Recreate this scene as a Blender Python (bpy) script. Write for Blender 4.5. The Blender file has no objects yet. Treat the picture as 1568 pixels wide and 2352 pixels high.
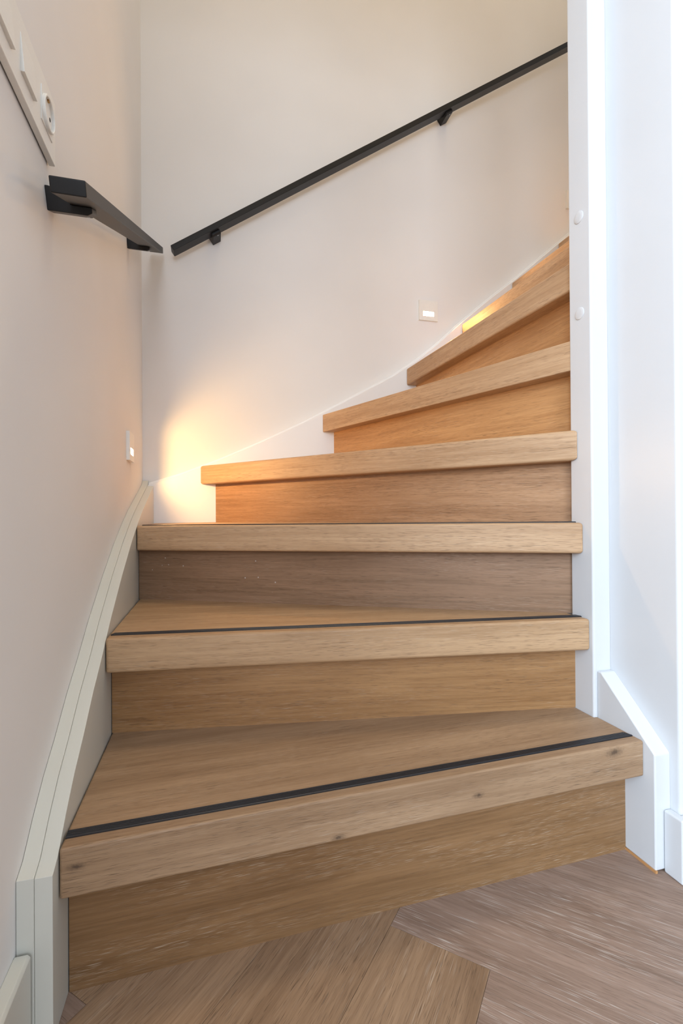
import bpy, bmesh, math
from mathutils import Matrix, Vector

SC = bpy.context.scene
COL = SC.collection

# ---------------------------------------------------------------- camera
F_PX, YAW, PITCH, ROLL, EYE = 1098.38, 0.2658, 0.0037, 0.0066, 0.6024
cam_data = bpy.data.cameras.new('camera')
cam = bpy.data.objects.new('camera', cam_data)
COL.objects.link(cam)
cam_data.sensor_fit = 'HORIZONTAL'
cam_data.sensor_width = 36.0
cam_data.lens = F_PX / 1568.0 * 36.0
cam_data.clip_start = 0.02
_c, _s = math.cos(YAW), math.sin(YAW)
R0, F0, U0 = Vector((_c, -_s, 0)), Vector((_s, _c, 0)), Vector((0, 0, 1))
FWD = F0 * math.cos(PITCH) + U0 * math.sin(PITCH)
UP = U0 * math.cos(PITCH) - F0 * math.sin(PITCH)
RT = R0 * math.cos(ROLL) - UP * math.sin(ROLL)
UPR = R0 * math.sin(ROLL) + UP * math.cos(ROLL)
cam.matrix_world = Matrix(((RT.x, UPR.x, -FWD.x, 0), (RT.y, UPR.y, -FWD.y, 0),
                           (RT.z, UPR.z, -FWD.z, EYE), (0, 0, 0, 1)))
SC.camera = cam

# ---------------------------------------------------------------- world, large lights, exposure
world = bpy.data.worlds.new('world')
SC.world = world
world.use_nodes = True
bg = world.node_tree.nodes['Background']
bg.inputs['Color'].default_value = (0.80, 0.90, 1.0, 1)
bg.inputs['Strength'].default_value = 0.60


def area(name, loc, target, sx, sy, watts, color):
    d = bpy.data.lights.new(name, 'AREA')
    d.shape = 'RECTANGLE'
    d.size, d.size_y, d.energy, d.color = sx, sy, watts, color
    o = bpy.data.objects.new(name, d)
    COL.objects.link(o)
    o.location = loc
    o.rotation_euler = (Vector(target) - Vector(loc)).to_track_quat('-Z', 'Y').to_euler()
    return o


area('window_daylight', (-1.7, -1.5, 1.7), (0.5, 0.8, 1.0), 1.6, 1.9, 125, (0.66, 0.83, 1.0))
area('back_wall_fill', (-0.35, -2.8, 1.45), (0.6, 1.6, 1.1), 1.3, 1.2, 44, (0.80, 0.89, 1.0))  # added fill lamp without a known source, lifts the back wall
area('landing_lamp', (0.70, 1.15, 4.85), (0.70, 1.15, 0), 0.8, 0.6, 21, (1.0, 0.80, 0.52))

SC.view_settings.view_transform = 'Standard'
SC.view_settings.look = 'None'
SC.view_settings.gamma = 1.0
SC.view_settings.use_curve_mapping = False
SC.view_settings.exposure = 0.46

# ---------------------------------------------------------------- shared dimensions (metres)
XW, YB = -0.2141, 1.6669          # plaster faces of the left and back wall
XS, YS = -0.1773, 1.6319          # inner faces of the two wall stringers
XN, XQ = 0.7033, 0.7106           # newel face, short stringer face
XR, YE = 0.7420, 0.6148           # right wall face and its near end
NB = 0.8145                       # back of the newel and of the right wall
H1, RISE, TH = 0.2090, 0.1850, 0.0605


def top(i):
    return H1 + RISE * (i - 1)


# ---------------------------------------------------------------- node helpers
def srgb(r, g, b):
    def f(c):
        c /= 255.0
        return c / 12.92 if c <= 0.04045 else ((c + 0.055) / 1.055) ** 2.4
    return (f(r), f(g), f(b), 1.0)


def new_mat(name):
    m = bpy.data.materials.new(name)
    m.use_nodes = True
    nt = m.node_tree
    for n in list(nt.nodes):
        nt.nodes.remove(n)
    out = nt.nodes.new('ShaderNodeOutputMaterial')
    b = nt.nodes.new('ShaderNodeBsdfPrincipled')
    nt.links.new(b.outputs[0], out.inputs[0])
    return m, nt, b


def node(nt, kind, **kw):
    n = nt.nodes.new(kind)
    for k, v in kw.items():
        setattr(n, k, v)
    return n


def math_n(nt, op, a, b=None, c=None, clamp=False):
    n = node(nt, 'ShaderNodeMath', operation=op, use_clamp=clamp)
    for i, v in enumerate((a, b, c)):
        if v is None:
            continue
        if isinstance(v, (int, float)):
            n.inputs[i].default_value = v
        else:
            nt.links.new(v, n.inputs[i])
    return n.outputs[0]


def ramp(nt, fac, stops):
    n = node(nt, 'ShaderNodeValToRGB')
    cr = n.color_ramp
    while len(cr.elements) < len(stops):
        cr.elements.new(0.5)
    for e, (p, col) in zip(cr.elements, stops):
        e.position = p
        e.color = col if isinstance(col, tuple) else (col, col, col, 1)
    nt.links.new(fac, n.inputs[0])
    return n.outputs[0]


def mix(nt, fac, a, b, blend='MIX'):
    n = node(nt, 'ShaderNodeMix', data_type='RGBA', blend_type=blend)
    for sock, v in ((n.inputs[0], fac), (n.inputs[6], a), (n.inputs[7], b)):
        if isinstance(v, (int, float)):
            sock.default_value = v
        elif isinstance(v, tuple):
            sock.default_value = v
        else:
            nt.links.new(v, sock)
    return n.outputs[2]


def noise(nt, vec, scale, detail=2.0, rough=0.5, dist=0.0):
    n = node(nt, 'ShaderNodeTexNoise')
    n.inputs['Scale'].default_value = scale
    n.inputs['Detail'].default_value = detail
    n.inputs['Roughness'].default_value = rough
    n.inputs['Distortion'].default_value = dist
    nt.links.new(vec, n.inputs['Vector'])
    return n.outputs[0]


def scaled(nt, vec, s):
    n = node(nt, 'ShaderNodeVectorMath', operation='MULTIPLY')
    nt.links.new(vec, n.inputs[0])
    n.inputs[1].default_value = s
    return n.outputs[0]


def bump(nt, b, height, strength, dist):
    n = node(nt, 'ShaderNodeBump')
    n.inputs['Strength'].default_value = strength
    n.inputs['Distance'].default_value = dist
    nt.links.new(height, n.inputs['Height'])
    nt.links.new(n.outputs[0], b.inputs['Normal'])


# ---------------------------------------------------------------- materials
def oak(name, light, dark, pore, pore_amt, lime, lime_amt, rough=0.5, knots=(), specks=None, vary=0.10, fleck=(42, 1500)):
    """Oak with its grain along the object's own X axis."""
    m, nt, b = new_mat(name)
    tc = node(nt, 'ShaderNodeTexCoord')
    raw = tc.outputs['Object']
    info = node(nt, 'ShaderNodeObjectInfo')
    comb = node(nt, 'ShaderNodeCombineXYZ')
    for i, k in enumerate((31.0, 17.0, 9.0)):
        nt.links.new(math_n(nt, 'MULTIPLY', info.outputs['Random'], k), comb.inputs[i])
    add = node(nt, 'ShaderNodeVectorMath', operation='ADD')
    nt.links.new(raw, add.inputs[0])
    nt.links.new(comb.outputs[0], add.inputs[1])
    # slow waviness of the fibres
    warp = node(nt, 'ShaderNodeVectorMath', operation='MULTIPLY_ADD')
    wn = node(nt, 'ShaderNodeTexNoise')
    wn.inputs['Scale'].default_value = 1.0
    wn.inputs['Detail'].default_value = 1.0
    nt.links.new(scaled(nt, add.outputs[0], (2.4, 7.0, 7.0)), wn.inputs['Vector'])
    nt.links.new(wn.outputs['Color'], warp.inputs[0])
    warp.inputs[1].default_value = (0.0, 0.013, 0.013)
    nt.links.new(add.outputs[0], warp.inputs[2])
    v = warp.outputs[0]
    broad = noise(nt, scaled(nt, v, (1.6, 22, 22)), 1.0, 3.0, 0.6)
    fine = noise(nt, scaled(nt, v, (7, 230, 230)), 1.0, 2.0, 0.6)
    tone = math_n(nt, 'ADD', math_n(nt, 'MULTIPLY', broad, 0.62), math_n(nt, 'MULTIPLY', fine, 0.38))
    col = ramp(nt, tone, [(0.34, dark), (0.64, light)])
    # pores: short dark dashes
    pn = noise(nt, scaled(nt, v, (42, 1150, 1150)), 1.0, 1.0, 0.5)
    clus = noise(nt, scaled(nt, v, (4, 40, 40)), 1.0, 1.0, 0.5)
    pm = math_n(nt, 'MULTIPLY', ramp(nt, pn, [(0.58, 0.0), (0.69, 1.0)]), ramp(nt, clus, [(0.30, 0.25), (0.65, 1.0)]))
    col = mix(nt, math_n(nt, 'MULTIPLY', pm, pore_amt), col, pore)
    # limed flecks: short pale dashes
    off = node(nt, 'ShaderNodeVectorMath', operation='ADD')
    nt.links.new(v, off.inputs[0])
    off.inputs[1].default_value = (4.3, 2.1, 7.7)
    ln = noise(nt, scaled(nt, off.outputs[0], (fleck[0], fleck[1], fleck[1])), 1.0, 1.0, 0.5)
    lclus = noise(nt, scaled(nt, off.outputs[0], (3, 26, 26)), 1.0, 1.0, 0.5)
    lm = math_n(nt, 'MULTIPLY', ramp(nt, ln, [(0.60, 0.0), (0.70, 1.0)]), ramp(nt, lclus, [(0.40, 0.1), (0.62, 1.0)]))
    col = mix(nt, math_n(nt, 'MULTIPLY', lm, lime_amt), col, lime)
    # every board a slightly different tone
    hv = node(nt, 'ShaderNodeHueSaturation')
    hv.inputs['Saturation'].default_value = 1.0
    nt.links.new(math_n(nt, 'MULTIPLY_ADD', info.outputs['Random'], vary, 1.0 - vary / 2), hv.inputs['Value'])
    nt.links.new(col, hv.inputs['Color'])
    col = hv.outputs[0]
    for (kx, ky, kz, kr) in knots:
        sub = node(nt, 'ShaderNodeVectorMath', operation='SUBTRACT')
        nt.links.new(raw, sub.inputs[0])
        sub.inputs[1].default_value = (kx, ky, kz)
        ln_ = node(nt, 'ShaderNodeVectorMath', operation='LENGTH')
        nt.links.new(scaled(nt, sub.outputs[0], (0.45, 1, 1)), ln_.inputs[0])
        wob = math_n(nt, 'MULTIPLY_ADD', noise(nt, raw, 260.0, 2.0), kr * 1.2, ln_.outputs['Value'])
        km = ramp(nt, math_n(nt, 'DIVIDE', wob, kr * 3.0), [(0.30, 1.0), (0.42, 0.55), (0.75, 0.0)])
        col = mix(nt, math_n(nt, 'MULTIPLY', km, 0.75), col, srgb(62, 48, 40))
    if specks:
        x0, x1, z0, z1 = specks
        vor = node(nt, 'ShaderNodeTexVoronoi')
        vor.inputs['Scale'].default_value = 55.0
        nt.links.new(raw, vor.inputs['Vector'])
        dot = ramp(nt, vor.outputs['Distance'], [(0.05, 1.0), (0.11, 0.0)])
        keep = math_n(nt, 'GREATER_THAN', noise(nt, raw, 34.0, 1.0), 0.46)
        sep = node(nt, 'ShaderNodeSeparateXYZ')
        nt.links.new(raw, sep.inputs[0])
        inside = math_n(nt, 'MULTIPLY', math_n(nt, 'GREATER_THAN', sep.outputs[0], x0), math_n(nt, 'LESS_THAN', sep.outputs[0], x1))
        inside = math_n(nt, 'MULTIPLY', inside, math_n(nt, 'MULTIPLY', math_n(nt, 'GREATER_THAN', sep.outputs[2], z0), math_n(nt, 'LESS_THAN', sep.outputs[2], z1)))
        f = math_n(nt, 'MULTIPLY', math_n(nt, 'MULTIPLY', dot, keep), inside)
        col = mix(nt, math_n(nt, 'MULTIPLY', f, 0.7), col, srgb(215, 210, 205))
    nt.links.new(col, b.inputs['Base Color'])
    b.inputs['Roughness'].default_value = rough
    b.inputs['Specular IOR Level'].default_value = 0.35
    hgt = math_n(nt, 'SUBTRACT', math_n(nt, 'MULTIPLY', fine, 0.4), pm)
    bump(nt, b, hgt, 0.35, 0.0006)
    return m


def paint(name, col, rough=0.6, bump_amt=0.12, scale=160.0, spec=0.4, brush=None):
    m, nt, b = new_mat(name)
    tc = node(nt, 'ShaderNodeTexCoord')
    v = tc.outputs['Object']
    big = noise(nt, v, 3.0, 2.0)
    c2 = tuple(x * 0.965 for x in col[:3]) + (1,)
    nt.links.new(ramp(nt, big, [(0.35, c2), (0.65, col)]), b.inputs['Base Color'])
    b.inputs['Roughness'].default_value = rough
    b.inputs['Specular IOR Level'].default_value = spec
    vv = scaled(nt, v, brush) if brush else v
    bump(nt, b, noise(nt, vv, scale, 3.0, 0.55), bump_amt, 0.001)
    return m


def plain(name, col, rough=0.5, metal=0.0, spec=0.5):
    m, nt, b = new_mat(name)
    tc = node(nt, 'ShaderNodeTexCoord')
    n = noise(nt, tc.outputs['Object'], 420.0, 2.0)
    c2 = tuple(x * 0.96 for x in col[:3]) + (1,)
    nt.links.new(ramp(nt, n, [(0.3, c2), (0.7, col)]), b.inputs['Base Color'])
    b.inputs['Roughness'].default_value = rough
    b.inputs['Metallic'].default_value = metal
    b.inputs['Specular IOR Level'].default_value = spec
    bump(nt, b, n, 0.05, 0.0004)
    return m


def glow(name, col, strength):
    m, nt, b = new_mat(name)
    b.inputs['Base Color'].default_value = col
    b.inputs['Emission Color'].default_value = col
    b.inputs['Emission Strength'].default_value = strength
    return m


PORE = srgb(84, 62, 44)
LIME = srgb(222, 208, 190)
M_TREAD2 = oak('oak_tread_dimmed', srgb(194, 159, 122), srgb(162, 127, 92), PORE, 0.55, LIME, 0.20)  # tread oak darkened: dimness of the lower steps put into the colour
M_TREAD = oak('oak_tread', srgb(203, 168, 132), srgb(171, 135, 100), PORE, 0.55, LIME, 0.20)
M_TREAD1 = oak('oak_tread_knotty', srgb(176, 145, 114), srgb(145, 115, 87), PORE, 0.55, LIME, 0.22,  # real knots; base darkened to paint in the dim foot of the stairs
               knots=((0.019, 0.0, -0.024, 0.0035), (0.345, 0.0, -0.055, 0.0035), (0.566, 0.0, -0.036, 0.0035), (0.825, 0.0, -0.010, 0.006)))
M_RISER = oak('oak_riser', srgb(174, 132, 88), srgb(138, 98, 60), PORE, 0.50, LIME, 0.15)  # second riser, darkened to paint in the dimmer lower steps
M_RISER_LIT = oak('oak_riser_lit', srgb(208, 158, 106), srgb(172, 122, 76), PORE, 0.45, LIME, 0.15)  # lighter, warmer oak: step-light glow on upper risers painted into the colour
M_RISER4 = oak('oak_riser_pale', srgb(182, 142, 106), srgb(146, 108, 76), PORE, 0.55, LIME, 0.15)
M_RISER1 = oak('oak_riser_limed', srgb(150, 114, 78), srgb(114, 82, 51), PORE, 0.30, srgb(206, 188, 166), 0.45, fleck=(36, 1700))  # real liming; base darkened to paint in the shade low in front
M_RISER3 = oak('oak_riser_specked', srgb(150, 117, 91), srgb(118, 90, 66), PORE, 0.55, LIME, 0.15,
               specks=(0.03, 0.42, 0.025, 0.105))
M_PLANK = oak('oak_plank', srgb(166, 140, 124), srgb(131, 107, 92), srgb(92, 72, 60), 0.60, srgb(222, 214, 206), 0.55, vary=0.16, fleck=(22, 900))
M_PLANK2 = oak('oak_plank_golden', srgb(178, 146, 116), srgb(138, 109, 84), srgb(88, 68, 52), 0.75, srgb(222, 210, 194), 0.30, vary=0.14, fleck=(22, 900))
M_WALL = paint('wall_plaster', srgb(233, 231, 229), 0.75, 0.10, 120.0, 0.25)
M_WHITE = paint('white_lacquer', srgb(216, 217, 219), 0.34, 0.10, 60.0, 0.45, brush=(8, 1, 1))
M_STRING = paint('stringer_lacquer', srgb(238, 238, 238), 0.36, 0.06, 60.0, 0.45)
M_TRIM = paint('cream_lacquer', srgb(212, 211, 202), 0.36, 0.10, 60.0, 0.45)
M_BLACK = plain('black_powder_coat', srgb(19, 19, 21), 0.42, 0.0, 0.4)
M_RUBBER = plain('black_rubber', srgb(30, 31, 36), 0.40)
M_STEEL = plain('steel', srgb(190, 190, 190), 0.25, 1.0)
M_BRASS = plain('brass', srgb(190, 150, 95), 0.3, 1.0)
M_PLASTIC = plain('white_plastic', srgb(236, 234, 228), 0.35)
M_DARK = plain('dark_gap', srgb(22, 18, 16), 0.9)
M_RAW = plain('bare_wood', srgb(196, 144, 92), 0.7)
M_LED = glow('warm_led', (1.0, 0.80, 0.55, 1), 22.0)


# ---------------------------------------------------------------- mesh and object helpers
WORLD = {}


def link(o, parent, mw):
    COL.objects.link(o)
    if parent is not None:
        o.parent = parent
        o.matrix_basis = WORLD[parent.name].inverted() @ mw
    else:
        o.matrix_basis = mw
    WORLD[o.name] = mw.copy()
    return o


def frame(origin, xdir=(1, 0, 0), zdir=(0, 0, 1)):
    x = Vector(xdir).normalized()
    z = Vector(zdir)
    y = z.cross(x).normalized()
    z = x.cross(y)
    o = Vector(origin)
    return Matrix(((x.x, y.x, z.x, o.x), (x.y, y.y, z.y, o.y), (x.z, y.z, z.z, o.z), (0, 0, 0, 1)))


def from_bm(name, bm, mat, parent=None, mw=None, bevel=0.0, seg=3, smooth=False, keep=None):
    """World-space bmesh -> object whose own axes are mw."""
    mw = mw or Matrix()
    bmesh.ops.remove_doubles(bm, verts=bm.verts, dist=1e-6)
    bmesh.ops.recalc_face_normals(bm, faces=bm.faces)
    if bevel:
        es = [e for e in bm.edges if len(e.link_faces) == 2 and e.calc_face_angle(0) > 0.35
              and not (keep and all(keep(v.co) for v in e.verts))]
        bmesh.ops.bevel(bm, geom=es, offset=bevel, segments=seg, profile=0.5, affect='EDGES', clamp_overlap=True)
        for e in bm.edges:
            if len(e.link_faces) == 2 and e.calc_face_angle(0) > 1.0:
                e.smooth = False
    bm.transform(mw.inverted())
    me = bpy.data.meshes.new(name)
    bm.to_mesh(me)
    bm.free()
    mats = mat if isinstance(mat, (list, tuple)) else [mat]
    for m in mats:
        me.materials.append(m)
    o = bpy.data.objects.new(name, me)
    if bevel or smooth:
        for p in me.polygons:
            p.use_smooth = True
        if bevel:
            w = o.modifiers.new('weighted_normal', 'WEIGHTED_NORMAL')
            w.keep_sharp = True
        else:
            me.set_sharp_from_angle(angle=math.radians(35))
    return link(o, parent, mw)


def prism(bm, poly, fn, a, b):
    """Extrude a 2-D polygon; fn(u, v, w) gives the world point, w runs from a to b."""
    v0 = [bm.verts.new(fn(u, v, a)) for u, v in poly]
    v1 = [bm.verts.new(fn(u, v, b)) for u, v in poly]
    bm.faces.new(v0[::-1])
    bm.faces.new(v1)
    n = len(poly)
    for i in range(n):
        bm.faces.new((v0[i], v0[(i + 1) % n], v1[(i + 1) % n], v1[i]))


PLAN = lambda u, v, w: (u, v, w)
SIDE = lambda u, v, w: (w, u, v)       # (y, z) profile extruded along x
FRONT = lambda u, v, w: (u, w, v)      # (x, z) profile extruded along y


def box(bm, x0, x1, y0, y1, z0, z1, mw=None):
    vs = bmesh.ops.create_cube(bm, size=1.0)['verts']
    m = Matrix.Translation(((x0 + x1) / 2, (y0 + y1) / 2, (z0 + z1) / 2)) @ Matrix.Diagonal((x1 - x0, y1 - y0, z1 - z0, 1))
    bmesh.ops.transform(bm, matrix=(mw @ m) if mw else m, verts=vs)
    return vs


def disc(bm, centre, axis, r, h, n=24, dome=0.0):
    """Cylinder from centre along axis, optionally with a domed cap."""
    q = Vector(axis).to_track_quat('Z', 'Y').to_matrix().to_4x4()
    mw = Matrix.Translation(centre) @ q
    rings = [(r, 0.0), (r, h)]
    if dome:
        rings += [(r * math.cos(t), h + dome * math.sin(t)) for t in (0.5, 0.95, 1.3)]
    prev = None
    first = None
    for rr, zz in rings:
        ring = [bm.verts.new(mw @ Vector((rr * math.cos(2 * math.pi * k / n), rr * math.sin(2 * math.pi * k / n), zz))) for k in range(n)]
        if prev:
            for k in range(n):
                bm.faces.new((prev[k], prev[(k + 1) % n], ring[(k + 1) % n], ring[k]))
        else:
            first = ring
        prev = ring
    bm.faces.new(first[::-1])
    bm.faces.new(prev)


def empty(name, loc, label, cat, group=None):
    o = bpy.data.objects.new(name, None)
    o.empty_display_size = 0.1
    link(o, None, Matrix.Translation(loc))
    o['label'] = label
    o['category'] = cat
    if group:
        o['group'] = group
    return o


def structure(o, label, cat=None):
    o['kind'] = 'structure'
    o['label'] = label
    o['category'] = cat or 'wall'
    return o


# ---------------------------------------------------------------- the setting
def slab(name, x0, x1, y0, y1, z0, z1, mat, label, cat, bevel=0.0):
    bm = bmesh.new()
    box(bm, x0, x1, y0, y1, z0, z1)
    return structure(from_bm(name, bm, mat, bevel=bevel, seg=4), label, cat)


slab('wall_left', XW - 0.12, XW, -0.06, YB + 0.12, 0, 5.0, M_WALL, 'off-white plastered wall on the left with the switch panel and short handrail', 'wall')
slab('wall_back', XW, 3.0, YB, YB + 0.12, 0, 5.0, M_WALL, 'off-white plastered wall behind the stairs carrying the long black handrail', 'wall')
slab('wall_right', XR, 3.0, YE, NB, 0, 5.0, M_WHITE, 'bright white wall on the right beside the newel post', 'wall', bevel=0.006)
slab('wall_front', XW - 0.12, 3.0, 0.10, 0.22, 2.12, 5.0, M_WALL, 'unseen plastered wall above the hall opening, lowered to shade the stairwell', 'wall')  # out of view; lower edge brought down to shade the upper back wall
bm = bmesh.new()
box(bm, -3.0, 3.0, -3.0, 0.22, 2.6, 2.72)
structure(from_bm('ceiling', bm, M_WALL), 'white ceiling of the hall in front of the stairs', 'ceiling')
slab('ceiling_upper', XW - 0.12, 3.0, 0.10, YB + 0.12, 5.0, 5.1, M_WALL, 'white ceiling high above the stairwell', 'ceiling')

bm = bmesh.new()
box(bm, -3.0, 3.0, -3.0, YB + 0.12, -0.10, -0.012)
floor = structure(from_bm('floor', bm, M_PLANK), 'pale limed oak floor laid in a herringbone of wide planks', 'floor')


def clip(poly, axis, val, keep_less):
    out = []
    for i in range(len(poly)):
        p, q = poly[i], poly[(i + 1) % len(poly)]
        ip = (p[axis] <= val) == keep_less
        iq = (q[axis] <= val) == keep_less
        if ip:
            out.append(p)
        if ip != iq:
            t = (val - p[axis]) / (q[axis] - p[axis])
            out.append((p[0] + t * (q[0] - p[0]), p[1] + t * (q[1] - p[1])))
    return out


ang = math.radians(45.75)
UV_U = Vector((math.cos(ang), math.sin(ang)))
UV_V = Vector((UV_U.y, -UV_U.x))
ORG = Vector((0.2497, 0.6595))
PW, PL, GAP = 0.142, 0.71, 0.0002


def plank(s0, s1, t0, t1, along_u):
    s0, s1, t0, t1 = s0 + GAP, s1 - GAP, t0 + GAP, t1 - GAP
    poly = []
    for s, t in ((s0, t0), (s1, t0), (s1, t1), (s0, t1)):
        q = ORG + UV_U * s + UV_V * t
        poly.append((q.x, q.y))
    for ax, val, less in ((0, XW, False), (0, XR, True), (1, -0.55, False), (1, 0.70, True)):
        poly = clip(poly, ax, val, less)
        if len(poly) < 3:
            return
    a = sum(poly[i][0] * poly[(i + 1) % len(poly)][1] - poly[(i + 1) % len(poly)][0] * poly[i][1] for i in range(len(poly))) / 2
    if abs(a) < 4e-4:
        return
    b = bmesh.new()
    prism(b, poly, PLAN, -0.012, 0.0)
    d = UV_U if along_u else UV_V
    c = ORG + UV_U * s0 + UV_V * t0
    from_bm('plank', b, M_PLANK2 if along_u else M_PLANK, floor, frame((c.x, c.y, 0), (d.x, d.y, 0)), bevel=0.0003, seg=1)


for cshift in (-2, -1, 0, 1, 2):
    for k in range(-9, 10):
        ds, dt = cshift * PL, cshift * PL
        plank(-k * PW - PL + ds, -k * PW + ds, k * PW + dt, (k + 1) * PW + dt, True)
        plank(-k * PW + ds, (1 - k) * PW + ds, k * PW + dt, k * PW + PL + dt, False)

# baseboards
bm = bmesh.new()
prism(bm, [(XW, 0), (-0.1975, 0), (-0.1975, 0.1085), (-0.2005, 0.112), (XW, 0.112)], FRONT, -0.06, 0.6110)
structure(from_bm('baseboard_left', bm, M_TRIM, bevel=0.001, seg=2), 'cream baseboard along the foot of the left wall, ending at the stair stringer', 'baseboard')
bm = bmesh.new()
prism(bm, [(0.7270, 0.6335), (0.7270, 0.6000), (1.9, 0.6000), (1.9, YE), (XR, YE), (XR, 0.6335)], PLAN, 0.0, 0.104)
structure(from_bm('baseboard_right', bm, M_WHITE, bevel=0.003, seg=3), 'white baseboard at the foot of the right wall in the lower right corner', 'baseboard')

# ---------------------------------------------------------------- the staircase
stairs = empty('staircase', (0.26, 0.64, 0.0), 'winding oak staircase with white stringers and black anti-slip strips', 'staircase')

# nosing lines (left end, right end) and riser lines, in plan
NOSE = {1: ((XS, 0.6362), (XQ, 0.6547)), 2: ((XS, 0.8976), (XN, 0.7639)), 3: ((XS, 1.2584), (XN, 0.7787)),
        4: ((-0.0343, YS), (XN, 0.7908)), 5: ((0.3777, YS), (XN, 0.8174)), 6: ((0.6949, YS), (0.7396, NB)),
        7: ((0.9224, YS), (0.9340, NB)), 8: ((1.1416, YS), (1.1500, NB)), 9: ((1.3583, YS), (1.3565, NB))}
RISER = {1: ((XS, 0.6762), (XQ, 0.6940)), 2: ((XS, 0.9507), (XN, 0.8050)), 3: ((XS, 1.2966), (XN + 0.022, 0.8091)),
         4: ((0.0145, YS), (0.7312, NB)), 5: ((0.4184, YS), (0.7452, NB)), 6: ((0.7338, YS), (0.7786, NB)),
         7: ((0.9612, YS), (0.9728, NB)), 8: ((1.1802, YS), (1.1886, NB)), 9: ((1.3970, YS), (1.3952, NB)),
         10: ((1.6140, YS), (1.6140, NB))}


def back_off(line, d):
    (ax, ay), (bx, by) = line
    ux, uy = bx - ax, by - ay
    l = math.hypot(ux, uy)
    return -uy / l * d, ux / l * d


TILT = {1: 0.005, 2: 0.006, 3: 0.0065, 4: 0.006, 5: 0.003}   # the lower steps lie slightly out of level
G = 0.0012                              # caulk gap along the wall stringers
for i in range(1, 10):
    (ax, ay), (bx, by) = NOSE[i]
    (cx, cy), (dx, dy) = RISER[i + 1]
    ox, oy = back_off(RISER[i + 1], 0.010)
    if i == 1:
        poly = [(ax + G, ay), (bx, by), (bx, 0.7575), (XN, 0.7575), (XN, dy + 0.010), (cx + G, cy + 0.010)]
    elif i == 2:
        poly = [(ax + G, ay), (bx, by), (XN, 0.8311), (cx + G, cy + 0.010)]
    elif i == 3:
        poly = [(ax + G, ay), (bx, by), (XN, NB), (dx, NB), (cx + 0.010, YS - G), (XS + G, YS - G)]
    elif i in (4, 5):
        if i == 5:
            bx, by = bx + 0.0060, by - 0.0150
        poly = [(ax, YS - G), (bx, by), (bx if i == 5 else XN, NB + 0.003), (dx + 0.012, NB + 0.003), (cx + 0.010, YS - G)]
    else:
        poly = [(ax, YS - G), (bx, NB + 0.002), (dx + 0.010, NB + 0.002), (cx + 0.010, YS - G)]
    tilt = TILT.get(i, 0.0)
    lean = lambda u, v, w, q=tilt: (u, v, w + q * (u - 0.26))
    bm = bmesh.new()
    prism(bm, poly, lean, top(i) - TH, top(i))
    mw = frame((ax, ay, top(i) + tilt * (ax - 0.26)), (bx - ax, by - ay, tilt * (bx - ax)))
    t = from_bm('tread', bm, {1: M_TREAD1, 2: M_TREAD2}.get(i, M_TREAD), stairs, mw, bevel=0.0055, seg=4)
    # ribbed black strip let into the tread behind its nosing
    if i <= 3:
        d = Vector((bx - ax, by - ay, 0))
        ln = d.length
        s0, s1 = 0.0035, ln - (0.004 if i == 1 else 0.006)
        bm = bmesh.new()
        yy = 0.0185
        prof = [(yy, -0.004), (yy, 0.0012), (yy + 0.0012, 0.0020)]
        for k in range(4):
            y0 = yy + 0.0014 + k * 0.0031
            prof += [(y0, 0.0022), (y0 + 0.0020, 0.0022), (y0 + 0.0024, 0.0012), (y0 + 0.0028, 0.0012)]
        prof += [(yy + 0.0142, 0.0020), (yy + 0.0150, 0.0010), (yy + 0.0150, -0.004)]
        slope_l = 0.0 if i == 1 else 0.004
        prism(bm, prof, lambda u, v, w: mw @ Vector((w + (u - yy) * (0.18 if i > 1 and w < 0.1 else (-0.35 if w > 0.1 else 0.0)), u, v)), s0, s1)
        st = from_bm('anti_slip_strip', bm, M_RUBBER, t, mw)
        st['label'] = 'ribbed black rubber strip'
    # riser below this tread
    (ex, ey), (fx, fy) = RISER[i]
    tx, ty = back_off(RISER[i], 0.016)
    e_gap = G if i <= 3 else 0.0
    bm = bmesh.new()
    if i <= 3:
        poly = [(ex + e_gap, ey), (fx, fy), (fx, fy + 0.016), (ex + e_gap, ey + 0.016)]
    else:
        poly = [(ex, YS - 0.0002), (fx, fy + 0.001), (fx + 0.016, fy + 0.001), (ex + 0.02, YS - 0.0002)]
    v0 = [bm.verts.new((u, v, 0.0 if i == 1 else top(i - 1) + TILT.get(i - 1, 0.0) * (u - 0.26))) for u, v in poly]
    v1 = [bm.verts.new((u, v, top(i) - TH + tilt * (u - 0.26))) for u, v in poly]
    bm.faces.new(v0[::-1])
    bm.faces.new(v1)
    for j in range(4):
        bm.faces.new((v0[j], v0[(j + 1) % 4], v1[(j + 1) % 4], v1[j]))
    rm = {1: M_RISER1, 3: M_RISER3, 2: M_RISER, 4: M_RISER4}.get(i, M_RISER_LIT)
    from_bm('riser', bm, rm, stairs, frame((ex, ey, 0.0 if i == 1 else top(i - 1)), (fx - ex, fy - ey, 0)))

# left stringer: an inner board and a cover strip against the plaster
SL = [(0.6166, 0.1905), (0.6369, 0.1995), (0.6689, 0.2289), (0.7089, 0.2602), (0.7566, 0.2893), (0.8149, 0.3300), (0.8765, 0.3660),
      (0.9475, 0.4120), (1.0654, 0.4777), (1.1895, 0.5395), (1.3000, 0.5860), (1.3813, 0.6160), (1.5000, 0.6540), (YS, 0.6955)]
bm = bmesh.new()
prism(bm, [(0.6166, 0.0)] + SL + [(YS, 0.30), (0.95, 0.0)], SIDE, XS - 0.0186, XS)
stl = from_bm('stringer', bm, M_TRIM, stairs, frame((XS, 0.6166, 0)), bevel=0.0007, seg=2)
bm = bmesh.new()
prism(bm, [(0.6150, 0.0)] + [(y - 0.0010, z + 0.0014) for y, z in SL] + [(YB - 0.004, 0.7140), (YB - 0.004, 0.30), (0.95, 0.0)], SIDE, XW + 0.0004, XS - 0.0187)
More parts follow.
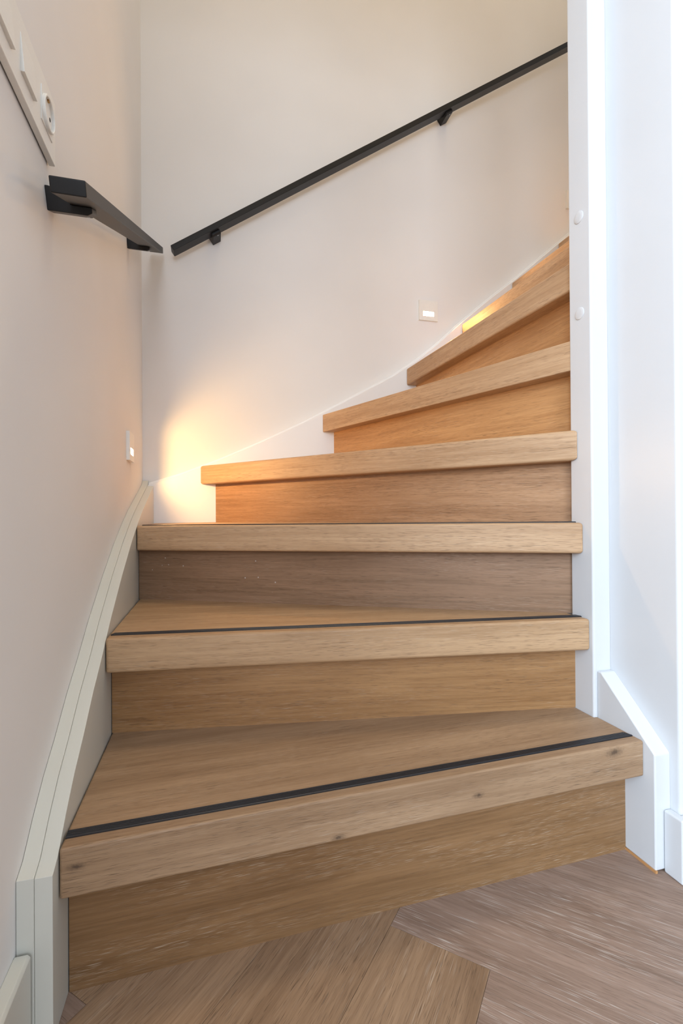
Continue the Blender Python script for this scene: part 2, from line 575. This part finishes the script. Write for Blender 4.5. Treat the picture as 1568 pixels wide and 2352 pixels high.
from_bm('cover_strip', bm, M_TRIM, stl, frame((XW, 0.6166, 0)), bevel=0.0006, seg=2)
bm = bmesh.new()
disc(bm, (XS - 0.0100, 1.2080, 0.5462), (0, -0.40, 0.92), 0.0042, 0.0012, 20)
from_bm('plug', bm, M_TRIM, stl, frame((XS - 0.010, 1.208, 0.5462)))

# stringer along the back wall, with its raised rear strip
SB = [(XS - 0.018, 0.6980), (-0.1000, 0.7300), (0.0218, 0.7801), (0.1649, 0.8460), (0.3150, 0.9210), (0.4728, 1.0080), (0.6386, 1.1010), (0.7424, 1.1720),
      (0.8225, 1.2367), (0.9232, 1.3280), (1.0364, 1.4240), (1.1415, 1.5075), (1.2540, 1.6012), (1.4082, 1.7318), (1.7000, 1.9780)]
low = [(1.70, 1.10), (1.10, 0.85), (0.4, 0.45), (XS - 0.018, 0.35)]
bm = bmesh.new()
prism(bm, SB + low, FRONT, YS, YS + 0.0175)
stb = from_bm('stringer', bm, M_STRING, stairs, frame((XS, YS, 0.7)), bevel=0.0022, seg=3)
bm = bmesh.new()
prism(bm, [(x, z + 0.0085) for x, z in SB] + low, FRONT, YS + 0.0178, YB - 0.0004)
from_bm('cover_strip', bm, M_STRING, stb, frame((XS, YB, 0.7)), bevel=0.0016, seg=2)

# short stringer on the right, sawn to a point at the newel
bm = bmesh.new()
prism(bm, [(0.6340, 0.003), (0.6340, 0.1962), (0.7470, 0.2985), (0.7570, 0.2985), (0.7570, 0.003)], SIDE, XQ, XR - 0.0003)
str_ = from_bm('stringer', bm, M_WHITE, stairs, frame((XQ, 0.634, 0)), bevel=0.0028, seg=3, keep=lambda c: c.x > XR - 0.001)
bm = bmesh.new()
prism(bm, [(0.6330, 0.0), (0.6330, 0.0042), (0.6940, 0.0030), (0.6940, 0.0)], SIDE, XQ - 0.0012, XQ + 0.0030)
be = from_bm('bare_edge', bm, M_RAW, str_, frame((XQ, 0.634, 0)))
be['label'] = 'unpainted wooden lower edge'

# newel post with two round screw caps
bm = bmesh.new()
box(bm, XN, XR - 0.0003, 0.7570, NB, 0.0, 3.4)
newel = from_bm('newel_post', bm, M_WHITE, stairs, frame((XN, 0.757, 0)), bevel=0.004, seg=4, keep=lambda c: c.x > XR - 0.001)
for zc in (1.1848, 0.9945):
    bm = bmesh.new()
    disc(bm, (XN, 0.7852, zc), (-1, 0, 0), 0.0116, 0.0011, 28, dome=0.0012)
    from_bm('screw_cap', bm, M_WHITE, newel, frame((XN, 0.7852, zc)), smooth=True)


# ---------------------------------------------------------------- handrails
def bracket(parent, fr, s, mid):
    """Folded bracket under a rail. fr: x along the rail, y out of the wall, z up from the rail's underside."""
    w = 0.0150
    bm = bmesh.new()
    arm = [(0.0, -0.0105), (0.050, -0.0105), (0.0565, -0.0070), (0.0565, 0.0), (0.0296, 0.0), (0.0296, 0.0130), (0.0040, 0.0190), (0.0, 0.0190)]
    prism(bm, arm, lambda u, v, k: fr @ Vector((s + k, u, v)), -w, w)
    b = from_bm('bracket', bm, M_BLACK, parent, fr @ Matrix.Translation((s, 0, 0)), bevel=0.0009, seg=2)
    for yy in (0.0470,):
        bm = bmesh.new()
        disc(bm, fr @ Vector((s + 0.003, yy, -0.0105)), fr.to_3x3() @ Vector((0, 0, -1)), 0.0024, 0.0006, 16)
        from_bm('screw', bm, M_STEEL, b, fr @ Matrix.Translation((s, yy, -0.0105)))
    return b


def handrail(start, direction, out, length, label, stops):
    """start: lower end of the rail's underside, measured at the wall plane."""
    x = Vector(direction).normalized()
    y = Vector(out)
    z = x.cross(y)
    if z.z < 0:
        z = -z
    fr = Matrix(((x.x, y.x, z.x, start[0]), (x.y, y.y, z.y, start[1]), (x.z, y.z, z.z, start[2]), (0, 0, 0, 1)))
    root = empty('handrail', start, label, 'handrail')
    bm = bmesh.new()
    box(bm, 0, length, 0.030, 0.070, 0.0, 0.0178, fr)
    from_bm('rail_bar', bm, M_BLACK, root, fr, bevel=0.0016, seg=3)
    for s in stops:
        bracket(root, fr, s, None)
    return root


cl = math.hypot(1, 0.4585)
nz = 0.0178
# underside start = top start shifted along -normal
h_left = handrail((XW, 0.6345 + nz * 0.4585 / cl, 1.0057 - nz / cl), (0, 1, 0.4585), (1, 0, 0), (1.6172 - 0.6345) * cl,
                  'short black handrail on the left wall, its squared end pointing at the viewer', [0.112, 0.112 + 0.6545 * cl])
cb = math.hypot(1, 0.6843)
h_back = handrail((-0.1202 + nz * 0.6843 / cb, YB, 1.4554 - nz / cb), (1, 0, 0.6843), (0, -1, 0), 1.95 * cb,
                  'long black handrail rising across the back wall above the stairs', [0.128 * cb, 0.974 * cb])


# ---------------------------------------------------------------- recessed step lights
def step_light(name, centre, right, out, label, watts):
    """Square plate with a low wide opening; a small LED sits at the back of the recess."""
    x, y = Vector(right), Vector(out)
    z = Vector((0, 0, 1))
    fr = Matrix(((x.x, y.x, z.x, centre[0]), (x.y, y.y, z.y, centre[1]), (x.z, y.z, z.z, centre[2]), (0, 0, 0, 1)))
    root = empty(name, centre, label, 'light', 'step lights')
    a, lx, l0, l1 = 0.038, 0.0215, -0.0215, -0.0045
    bm = bmesh.new()
    P, Q = 0.0085, 0.0006
    outer = [(-a, -a), (a, -a), (a, a), (-a, a)]
    inner = [(-lx, l0), (lx, l0), (lx, l1), (-lx, l1)]
    of = [bm.verts.new(fr @ Vector((u, P, v))) for u, v in outer]
    ob = [bm.verts.new(fr @ Vector((u, 0.0, v))) for u, v in outer]
    nf = [bm.verts.new(fr @ Vector((u, P, v))) for u, v in inner]
    nb = [bm.verts.new(fr @ Vector((u, Q, v))) for u, v in inner]
    for i in range(4):
        j = (i + 1) % 4
        bm.faces.new((of[i], of[j], nf[j], nf[i]))
        bm.faces.new((ob[i], ob[j], of[j], of[i]))
        bm.faces.new((nf[i], nf[j], nb[j], nb[i]))
    from_bm('plate', bm, M_PLASTIC, root, fr)
    bm = bmesh.new()
    bm.faces.new([bm.verts.new(fr @ Vector((u, Q, v))) for u, v in inner])
    from_bm('lens', bm, M_LED, root, fr)
    d = bpy.data.lights.new('led', 'POINT')
    d.energy = watts
    d.color = (1.0, 0.57, 0.20)
    d.shadow_soft_size = 0.0030
    o = bpy.data.objects.new('led', d)
    link(o, root, fr @ Matrix.Translation((0, 0.0024, (l0 + l1) / 2)))
    return root


step_light('step_light', (XW, 1.3955, 0.7860), (0, -1, 0), (1, 0, 0), 'small square step light low on the left wall near the corner', 4.4)
step_light('step_light', (0.7985, YB, 1.3710), (1, 0, 0), (0, -1, 0), 'small square step light on the back wall under the middle of the handrail', 3.2)
step_light('step_light', (1.4645, YB, 1.9010), (1, 0, 0), (0, -1, 0), 'topmost step light, a sliver showing beside the edge of the newel post', 9.0)

# ---------------------------------------------------------------- switch panel on the left wall
panel = empty('switch_panel', (XW, 0.634, 1.126), 'white switch panel with two rockers and a socket, top left on the wall', 'switch')
X1 = XW + 0.0095
bm = bmesh.new()
prism(bm, [(0.531, 1.0825), (0.737, 1.0825), (0.737, 1.1695), (0.531, 1.1695)], SIDE, XW + 0.0015, X1)
pf = from_bm('frame', bm, M_PLASTIC, panel, frame((XW, 0.634, 1.126)), bevel=0.0012, seg=2)
for yc in (0.566, 0.633):
    bm = bmesh.new()
    a = 0.0208
    v = []
    for (yy, zz, dep) in ((yc - a, 1.1042, 0.0042), (yc + a, 1.1042, 0.0042), (yc + a, 1.1490, 0.0005), (yc - a, 1.1490, 0.0005)):
        v.append((yy, zz, dep))
    f = [bm.verts.new((X1 + d, yy, zz)) for yy, zz, d in v]
    r = [bm.verts.new((X1 - 0.001, yy, zz)) for yy, zz, d in v]
    bm.faces.new(f)
    bm.faces.new(r[::-1])
    for k in range(4):
        bm.faces.new((r[k], r[(k + 1) % 4], f[(k + 1) % 4], f[k]))
    from_bm('rocker', bm, M_PLASTIC, panel, frame((X1, yc, 1.126)), bevel=0.0005, seg=2)
# socket insert: square tile, raised ring, round well, two earth clips
YC, ZC = 0.700, 1.1262
bm = bmesh.new()
box(bm, X1 - 0.001, X1 + 0.0012, YC - 0.0212, YC + 0.0212, ZC - 0.0222, ZC + 0.0222)
sk = from_bm('socket', bm, M_PLASTIC, panel, frame((X1, YC, ZC)), bevel=0.0004, seg=1)
bm = bmesh.new()
N = 48
prof = [(0.0212, 0.0012), (0.0212, 0.0042), (0.0204, 0.0050), (0.0190, 0.0050), (0.0184, 0.0044), (0.0182, 0.0014)]
rings = []
for rr, dd in prof:
    rings.append([bm.verts.new((X1 + dd, YC + rr * math.cos(2 * math.pi * k / N), ZC + rr * math.sin(2 * math.pi * k / N))) for k in range(N)])
for a_, b_ in zip(rings, rings[1:]):
    for k in range(N):
        bm.faces.new((a_[k], a_[(k + 1) % N], b_[(k + 1) % N], b_[k]))
bm.faces.new(rings[-1])
bm.faces.new(rings[0])
from_bm('socket_ring', bm, M_PLASTIC, sk, frame((X1, YC, ZC)), smooth=True)
for sz in (1, -1):
    bm = bmesh.new()
    box(bm, X1 + 0.0014, X1 + 0.0036, YC - 0.002, YC + 0.002, ZC + sz * 0.0172 - 0.001, ZC + sz * 0.0172 + 0.001)
    from_bm('earth_clip', bm, M_BRASS, sk, frame((X1, YC, ZC)))
for sy in (1, -1):
    bm = bmesh.new()
    disc(bm, (X1 + 0.0012, YC + sy * 0.0095, ZC), (1, 0, 0), 0.0026, 0.0004, 16)
    from_bm('pin_hole', bm, M_DARK, sk, frame((X1, YC, ZC)))
